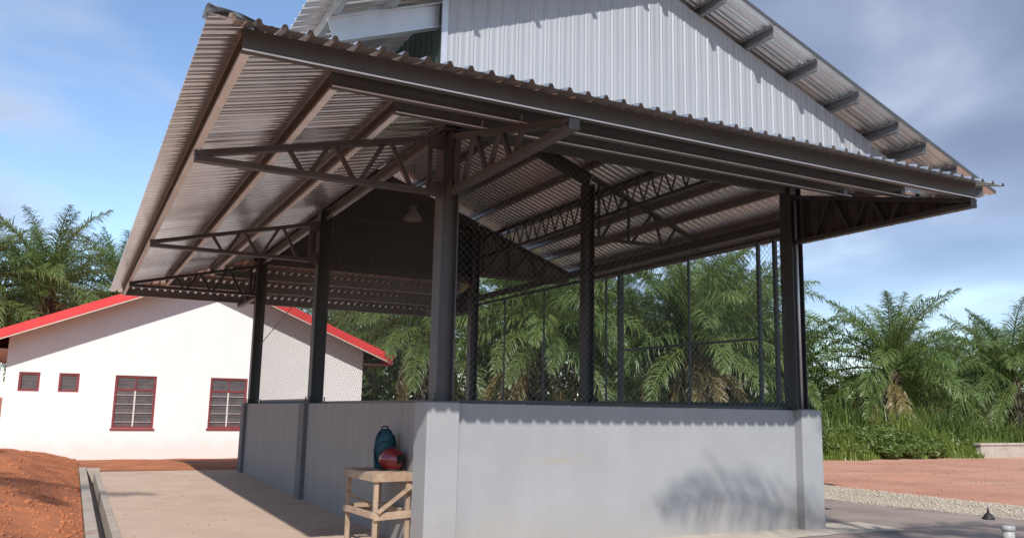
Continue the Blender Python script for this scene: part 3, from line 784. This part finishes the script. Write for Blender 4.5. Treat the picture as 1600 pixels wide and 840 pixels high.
# ------------------------------------------------------------------ work table, bag, helmet
tb = empty('work_table', 'rough timber work table with braced legs beside the grey corner pillar', 'table', loc=(-.205, .84, .006))
tb.rotation_euler = (0, 0, math.radians(5))
TW, TD, TH = .42, .80, .765
def tbar(name, p0, p1, w, h, up=(0, 0, 1)): return MB().bar(p0, p1, w, h, up).build(name, 'wood', tb, bevel=.003)
for sx in (-1, 1):
    for sy in (-1, 1):
        tbar('leg', (sx * (TW/2 - .03), sy * (TD/2 - .03), 0), (sx * (TW/2 - .03), sy * (TD/2 - .03), TH - .03), .045, .038, up=(0, 1, 0))
for k in range(4):
    y = -TD/2 + .1 + k * .2
    tbar('top_plank', (-TW/2 - .01, y, TH - .014 + .002 * (k % 2)), (TW/2 + .01, y, TH - .014 + .002 * (k % 2)), .192, .026)
for sy in (-1, 1):
    tbar('top_rail', (-TW/2 - .012, sy * (TD/2 + .006), TH - .045), (TW/2 + .012, sy * (TD/2 + .006), TH - .045), .026, .085)
    tbar('lower_rail', (-TW/2 + .0, sy * (TD/2 + .006), .33), (TW/2, sy * (TD/2 + .006), .345), .026, .075)
for sx in (-1, 1):
    tbar('top_rail', (sx * (TW/2 + .006), -TD/2, TH - .05), (sx * (TW/2 + .006), TD/2, TH - .05), .026, .075)
    tbar('lower_rail', (sx * (TW/2 + .006), -TD/2, .345), (sx * (TW/2 + .006), TD/2, .345), .026, .065)
tbar('diagonal_brace', (-TW/2 + .03, -TD/2 - .022, .37), (TW/2, -TD/2 - .022, TH - .13), .022, .07, up=(0, 1, 0))
tbar('diagonal_brace', (-TW/2 - .02, TD/2 - .05, TH - .25), (-TW/2 + .3, TD/2 - .04, .36), .022, .05, up=(0, 1, 0))
tbar('loose_offcut', (-.20, .15, .395), (.20, .04, .395), .06, .04)

def rings(mb, rs, n=20, smooth=True, pw=2.6):
    vs = []; fs = []
    for cx, cy, z, a, b in rs:
        for k in range(n):
            t = 2 * math.pi * k / n; c, s = math.cos(t), math.sin(t)
            e = 2 / pw
            vs.append((cx + a * math.copysign(abs(c) ** e, c), cy + b * math.copysign(abs(s) ** e, s), z))
    for i in range(len(rs) - 1):
        for k in range(n): fs.append((i*n+k, i*n+(k+1) % n, (i+1)*n+(k+1) % n, (i+1)*n+k))
    fs.append(tuple(range(n))[::-1]); fs.append(tuple(range((len(rs)-1)*n, len(rs)*n)))
    return mb.add(vs, fs, smooth)
bag = empty('backpack', 'teal and navy backpack standing on the timber work table', 'backpack', loc=(-.075, 1.02, TH + .008))
bag.rotation_euler = (0, math.radians(-3), math.radians(-8))
rings(MB(), [(0,0,0,.09,.06),(0,0,.012,.115,.08),(0,0,.08,.125,.09),(0,.0,.20,.122,.09),(.0,.0,.30,.112,.085),(.004,0,.37,.092,.07),(.012,0,.415,.062,.045),(.016,0,.43,.03,.02)]).build('body', 'teal', bag)
rings(MB(), [(0,-.085,.03,.05,.02),(0,-.09,.04,.085,.035),(0,-.095,.10,.09,.042),(0,-.092,.17,.085,.036),(0,-.085,.195,.05,.02)], 16).build('front_pocket', 'navy', bag)
MB().tube([(-.10,-.055,.06),(-.125,-.07,.2),(-.10,-.075,.33),(-.05,-.05,.41)], .010, 6).build('strap', 'navy', bag)
MB().tube([(.11,-.04,.05),(.13,-.05,.2),(.10,-.06,.34),(.04,-.04,.41)], .010, 6).build('strap', 'navy', bag)
MB().tube([(-.03,0,.42),(-.02,-.005,.455),(.03,-.005,.455),(.05,0,.415)], .009, 6).build('handle', 'navy', bag)
MB().tube([(-.105,-.078,.24),(-.04,-.10,.30),(.05,-.10,.29),(.10,-.075,.22)], .004, 5).build('zip', 'navy', bag)

hm = empty('crash_helmet', 'glossy maroon crash helmet resting on the work table in front of the backpack', 'helmet', loc=(-.085, .76, TH + .006))
hm.rotation_euler = (0, 0, math.radians(-40))
vs = []; fs = []; nu, nv = 28, 16
for j in range(nv + 1):
    th = math.radians(6 + 134 * j / nv) if j else 0.0
    for k in range(nu):
        ph = 2 * math.pi * k / nu
        r = .128
        x, y, z = r * 1.12 * math.sin(th) * math.cos(ph), r * .96 * math.sin(th) * math.sin(ph), .112 + r * math.cos(th)
        if z < .03: x *= .97; y *= .97
        vs.append((x, y, max(z, 0.002)))
for j in range(nv):
    for k in range(nu):
        ph = (2 * math.pi * (k + .5) / nu + math.pi) % (2 * math.pi) - math.pi
        if abs(ph) < .95 and 7 <= j <= 11: continue     # face opening
        fs.append((j*nu+k, (j+1)*nu+k, (j+1)*nu+(k+1) % nu, j*nu+(k+1) % nu))
MB().add(vs, fs, True).build('shell', 'helmet', hm)
vs = []; fs = []
for j in range(7):
    th = math.radians(60 + 50 * j / 6)
    for k in range(13):
        ph = -1.0 + 2.0 * k / 12
        vs.append((.133 * 1.1 * math.sin(th) * math.cos(ph) - .008, .126 * .94 * math.sin(th) * math.sin(ph), .112 + .126 * math.cos(th)))
for j in range(6):
    for k in range(12): fs.append((j*13+k, (j+1)*13+k, (j+1)*13+k+1, j*13+k+1))
MB().add(vs, fs, True).build('visor', 'visor', hm)
MB().tube([(.12*math.cos(t)*1.05, .118*math.sin(t), .006) for t in [2*math.pi*i/24 for i in range(25)]], .008, 6).build('rim', 'black', hm)

# ------------------------------------------------------------------ small things on the right
pp = empty('pipe_stub', 'short white pipe stub standing upright at the lower right edge', 'pipe', loc=(6.72, -1.66, 0))
MB().tube([(0,0,0),(0,0,.16)], .068, 18).build('pipe', 'pvc', pp)
MB().tube([(0,0,.15),(0,0,.21)], .077, 18).build('socket', 'pvc', pp)
cn = empty('iron_spike', 'small black cone-shaped iron spike on the slab near the pipe stub', 'spike', loc=(8.62, -.16, 0.01))
MB().tube([(0,0,0),(0,0,.02),(0,0,.07),(0,0,.10)], [.085,.08,.045,.02], 12).build('base', 'black', cn)
MB().tube([(0,0,.09),(0,0,.135),(0,0,.17)], [.016,.014,.008], 8).build('tip', 'black', cn)
lw = empty('low_block_wall', 'low weathered concrete wall at the right edge before the palms', 'wall', loc=(25.5, 11.2, 0))
MB().box(0, 0, -.1, 8, .2, .42).build('wall_body', 'kerb', lw, bevel=.02)
MB().box(-.05, -.04, .42, 8.05, .24, .50).build('coping', 'kerb', lw, bevel=.015)

# ------------------------------------------------------------------ palms
def frond_mesh(name, seed, e0, droop, L=3.6, nl=88, leaf=.74, mat_key='frond', wid=.027):
    R = random.Random(seed)
    path = []; p = Vector((0, 0, 0)); n = 16
    for i in range(n + 1):
        t = i / n
        e = math.radians(e0 - droop * t ** 1.25)
        path.append(p.copy())
        p = p + Vector((math.cos(e), .10 * math.sin(seed + 2.2 * t), math.sin(e))) * (L / n)
    mb = MB()
    mb.tube(path, [.035 * (1 - .85 * i / n) + .004 for i in range(n + 1)], 4, cap=False)
    for i in range(nl):
        t = .13 + .87 * (i + R.random() * .6) / nl
        k = min(int(t * n), n - 1); fr = t * n - k
        P = path[k].lerp(path[k+1], fr); T = (path[k+1] - path[k]).normalized()
        S = T.cross(Vector((0, 0, 1))).normalized(); U = S.cross(T)
        prof = max(.16, math.sin(math.pi * min(1, (t + .12) * .86)) ** .7)
        for s in (-1, 1):
            ln = leaf * prof * R.uniform(.65, 1.2)
            up = R.uniform(-.45, .85)
            d = (S * s * R.uniform(.5, .95) + T * (R.uniform(.25, .75) + .3 * t) + U * up).normalized()
            w = wid * R.uniform(.8, 1.2)
            q = P.copy(); pts = []
            wv = T.cross(d).cross(d).normalized() if T.cross(d).length > 1e-3 else U
            for j, f in enumerate((0, .4, .75, 1.0)):
                if j: q = q + d * ln * (f - (0, .4, .75)[j-1]); d = (d + Vector((0, 0, -.45 - .65 * R.random()))).normalized()
                ww = w * (.55, 1.0, .75, .0)[j] / 2
                pts.append((q + wv * ww, q - wv * ww))
            vs = [x for pr in pts[:3] for x in pr] + [pts[3][0]]
            mb.add(vs, [(0,1,3,2),(2,3,5,4),(4,5,6)])
    me = bpy.data.meshes.new(name)
    me.from_pydata(mb.v, [], mb.f); me.materials.append(M[mat_key])
    return me
SPEC = [(84, 40), (74, 58), (62, 72), (47, 82), (30, 82), (10, 72), (-12, 55)]
FM = {}
for i, (e0, dr_) in enumerate(SPEC):
    FM[i] = [frond_mesh('frond', 10 * i + k, e0 + k * 4 - 4, dr_ + k * 9 - 9) for k in range(3)]
FM[7] = [frond_mesh('frond', 300, 30, 42), frond_mesh('frond', 301, 24, 38)]
FMD = [frond_mesh('old_frond', 200 + k, -35 - 12 * k, 45, L=3.0, leaf=.5, mat_key='frond_dry') for k in range(3)]
def trunk_mesh(h, r, seed):
    R = random.Random(seed); mb = MB()
    n = max(4, int(h / .25))
    mb.tube([(0.03 * math.sin(i), .03 * math.cos(i * 1.3), (h + .5) * i / n - .5) for i in range(n + 1)], [r * (1.25 - .3 * i / n) for i in range(n + 1)], 12)
    # stubs of cut frond bases
    for i in range(int(h * 26)):
        z = h * R.random(); a = R.random() * 6.28; rr = r * (1.2 - .3 * z / h)
        p = Vector((math.cos(a) * rr * .9, math.sin(a) * rr * .9, z)); d = Vector((math.cos(a), math.sin(a), 1.3)).normalized()
        mb.bar(p, p + d * R.uniform(.16, .30), .10, .05, up=(math.cos(a), math.sin(a), 0))
    return mb
def palm(x, y, crown_z, scale, label, nf=40, seed=0, group=None, dry=5, name='oil_palm', emin=0, spread=None, tr=.26):
    R = random.Random(seed * 31 + 5)
    t = empty(name, label, 'palm tree', group, loc=(x, y, 0))
    if not spread: t.rotation_euler = (R.uniform(-.07, .07), R.uniform(-.07, .07), 0)
    trunk_mesh(crown_z, tr * min(1.2, scale), seed).build('trunk', 'trunk', t)
    ga = 2.39996
    for i in range(nf):
        q = i / (nf - 1)
        lev = min(6, int(emin + (7 - emin) * q ** .95))
        me = R.choice(FM[lev])
        az = i * ga + R.uniform(-.2, .2) + seed
        if spread:
            az, lev = spread[i % len(spread)]; me = FM[lev][0]; q = .5
        s = scale * R.uniform(.85, 1.12) * (.82 if lev == 0 else 1)
        mw = Matrix.Translation((.12 * math.cos(az), .12 * math.sin(az), crown_z - .1 + .25 * (1 - q))) @ Matrix.Rotation(az, 4, 'Z') @ Matrix.Rotation(R.uniform(-.12, .12), 4, 'X') @ Matrix.Rotation(R.uniform(-.1, .1), 4, 'Y') @ Matrix.Scale(s, 4)
        inst('frond', me, t, mw)
    for i in range(dry + R.randint(-2, 4) if dry else 0):
        az = R.random() * 6.28
        mw = Matrix.Translation((.1 * math.cos(az), .1 * math.sin(az), crown_z - .25)) @ Matrix.Rotation(az, 4, 'Z') @ Matrix.Scale(scale * R.uniform(.8, 1), 4)
        inst('old_frond', R.choice(FMD), t, mw)
    return t
PG = 'oil palms beyond the yard'
palm(24.9, 14.3, 3.15, 1.06, 'full round oil palm rising above the bushes right of the pavilion', 46, 1, PG)
palm(34.2, 15.2, 3.0, 1.12, 'oil palm at the right edge behind the low concrete wall', 44, 2, PG)
palm(22.6, 17.5, 2.5, .95, 'oil palm just right of the pavilion corner post, partly hidden by it', 40, 3, PG)
palm(34.4, 21.0, 2.4, 1.0, 'oil palm set back between the two palms on the right', 40, 4, PG)
palm(17.3, 16.5, 3.9, 1.25, 'tall oil palm with pale thick trunk seen through the framed right screen', 48, 5, PG, dry=9, tr=.42)
palm(11.2, 18.0, 3.9, 1.15, 'oil palm seen through the mesh left of the middle right post', 46, 6, PG, dry=14)
palm(24.2, 22.0, 5.2, 1.25, 'high oil palm showing above the screen beside the right corner post', 44, 7, PG)
palm(8.0, 20.5, 4.0, 1.05, 'oil palm behind the near corner post, beside the house eave', 44, 8, PG, dry=8)
palm(7.0, 27.0, 3.2, 1.1, 'oil palm just right of the red house eave', 42, 9, PG)
palm(13.9, 24.0, 5.2, 1.15, 'oil palm in the second row behind the middle of the mesh', 42, 10, PG)
palm(20.0, 26.0, 3.6, 1.2, 'oil palm far behind the framed screen', 42, 11, PG)
palm(-4.1, 27.0, 5.4, .92, 'oil palm standing up behind the white house roof at left', 32, 12, PG)
palm(-6.6, 25.0, 4.6, 1.0, 'oil palm cut by the left edge behind the house', 40, 13, PG)
palm(-8.45, 21.5, 7.0, .80, 'tallest palm at the left edge, only a frond tip in view', 34, 14, PG)
palm(-1.6, 33.0, 6.2, .95, 'oil palm peeking out between house roof and pavilion canopy', 38, 15, PG)
palm(-5.2, 33.0, 4.6, 1.2, 'oil palm low behind the left roof slope of the house', 40, 16, PG)
palm(14.6, 19.5, 4.4, 1.1, 'oil palm between the two mesh palms, left of the tall pale-trunked one', 46, 17, PG, dry=8)
palm(20.6, 19.5, 4.4, 1.15, 'oil palm filling the gap left of the right corner post', 46, 18, PG, dry=6)
BG = 'back row of oil palms'
for k, (x, y, cz, s) in enumerate([(31, 30, 3.4, 1.2), (41, 24, 2.6, 1.1), (46, 24, 3.4, 1.15), (27, 33, 4.2, 1.2), (16, 33, 4.6, 1.2), (10, 32, 4.0, 1.2), (4.5, 35, 3.6, 1.2), (38, 33, 3.4, 1.2), (52, 31, 3.6, 1.2), (22, 40, 4.8, 1.25), (13, 42, 5.0, 1.2), (33, 42, 4.6, 1.2), (45, 41, 4.2, 1.2), (-8.5, 36, 4.6, 1.2), (-12, 33, 4.2, 1.2), (6.5, 45, 5.0, 1.2), (60, 40, 4.4, 1.2)]):
    palm(x, y, cz, s, 'oil palm merging into the green back row beyond the nearer palms', 34, 30 + k, BG, dry=3)
# two coconut-like palms behind the photographer whose fronds shade the wall and floor
palm(1.70, -10.0, 8.95, .86, 'slender palm behind the camera position, right of it, out of the picture', 8, 60, None, dry=0, name='tall_palm', spread=[(3.1, 7), (2.75, 0), (4.2, 3), (5.6, 5), (1.9, 1), (4.6, 5), (5.9, 4), (5.2, 3)], tr=.15)
palm(-10.6, -3.9, 10.0, 1.0, 'slender palm left of the camera position, out of the picture', 9, 61, None, dry=0, name='tall_palm', spread=[(-.35, 7), (-.8, 4), (3.4, 3), (2.2, 4), (4.2, 3), (1.3, 2), (5.0, 5), (2.8, 3), (3.9, 2)], tr=.15)

# ------------------------------------------------------------------ undergrowth
def blades(name, label, cat, n, region, hmin, hmax, wid, key, lean=.5, seed=1):
    R = random.Random(seed); mb = MB()
    for i in range(n):
        x, y, hs_ = region(R)
        a = R.random() * 6.28; h = R.uniform(hmin, hmax) * hs_; ln = R.random() * lean * h
        dx, dy = math.cos(a), math.sin(a); w = wid * R.uniform(.6, 1.3)
        px, py = -dy * w / 2, dx * w / 2
        mb.add([(x+px, y+py, -.03), (x-px, y-py, -.03), (x+px*.8+dx*ln*.35, y+py*.8+dy*ln*.35, h*.6), (x-px*.8+dx*ln*.35, y-py*.8+dy*ln*.35, h*.6), (x+dx*ln, y+dy*ln, h*R.uniform(.75, 1))], [(0,1,3,2),(2,3,4)])
    o = mb.build(name, key); tag(o, label, cat, None, 'stuff'); return o
def reg_main(R):
    x = R.uniform(11, 30); e = 11.2 + .5 * fbm(x, 0, .5, 6.0); y = e + abs(R.gauss(0, 1.3))
    hs_ = (.22 + .85 * min(1, (y - e) / 1.2)) * max(.25, .85 + 1.3 * fbm(x, y, .45, 3.0))
    if x > 25.4: hs_ *= .6; y += .4
    return x, y, max(.2, hs_)
blades('tall_grass', 'tall bright green grass at the edge of the dirt yard', 'grass', 17000, reg_main, .35, 1.35, .03, 'grass', lean=.9, seed=2)
blades('low_weeds', 'dark low weeds and ground cover under the palms', 'ground cover', 26000, lambda R: (lambda x, y: (x, y, .9 + .7 * fbm(x, y, .3, 9)))(R.uniform(8.5, 50), 13.2 + 17 * R.random() ** 1.6), .5, 1.9, .06, 'bush', lean=.9, seed=3)
def leafball(mb, R, cx, cy, cz, rx, ry, rz_, n, ls):
    for i in range(n):
        v = Vector((R.gauss(0, 1), R.gauss(0, 1), R.gauss(0, 1))).normalized() * R.uniform(.55, 1.0) ** .6
        p = Vector((cx + v.x * rx, cy + v.y * ry, max(.02, cz + v.z * rz_)))
        a = Vector((R.gauss(0, 1), R.gauss(0, 1), R.gauss(0, .6))).normalized(); b = a.cross(Vector((R.gauss(0, 1), R.gauss(0, 1), R.gauss(0, 1)))).normalized()
        l = ls * R.uniform(.6, 1.3)
        mb.add([p - a*l, p + b*l*.45, p + a*l, p - b*l*.45], [(0,1,2,3)])
sh_labels = {0: 'leafy shrub nearest the pavilion corner at the yard edge', 1: 'broad leafy shrub below the round palm, left of its trunk', 2: 'leafy shrub right under the round palm crown', 3: 'low leafy shrub between round palm and low wall', 4: 'shrub touching the end of the low concrete wall', 5: 'small low shrub at the dirt edge near the pavilion corner', 6: 'small spreading shrub at the dirt edge under the round palm', 7: 'smallest shrub at the dirt edge toward the low wall'}
for k, (x, y, r, h) in enumerate([(17.9, 11.9, 1.0, 1.3), (20.3, 12.0, 1.3, 1.0), (22.4, 12.2, 1.2, .95), (24.2, 12.0, 1.0, .8), (25.6, 12.4, .9, .8), (19.0, 11.55, .8, .55), (21.4, 11.5, .9, .5), (23.2, 11.55, .7, .45)]):
    R = random.Random(500 + k)
    t = empty('leafy_shrub', sh_labels[k], 'shrub', 'shrubs at the yard edge', loc=(x, y, 0))
    mb = MB()
    for q in range(6):
        leafball(mb, R, R.uniform(-r, r) * .8, R.uniform(-.4, .4), h * R.uniform(.3, .7), r * .45, r * .4, h * .42, 330, .075)
    mb.build('foliage', 'bush', t)
    mb = MB()
    for q in range(7):
        a = R.random() * 6.28; mb.tube([(0, 0, -.05), (math.cos(a) * r * .3, math.sin(a) * .3, h * .4), (math.cos(a) * r * .6, math.sin(a) * .4, h * .75)], [.025, .018, .008], 5)
    mb.build('stems', 'trunk', t)
mb = MB(); R = random.Random(77)
for k in range(230):
    x = R.uniform(1, 85); y = R.uniform(21, 62)
    leafball(mb, R, x, y, R.uniform(.6, 2.4), R.uniform(1.4, 2.8), 1.3, R.uniform(1.2, 2.4), 190, .22)
o = mb.build('thicket', 'bush'); tag(o, 'dense dark green thicket filling the gaps between the far palms', 'thicket', None, 'stuff')
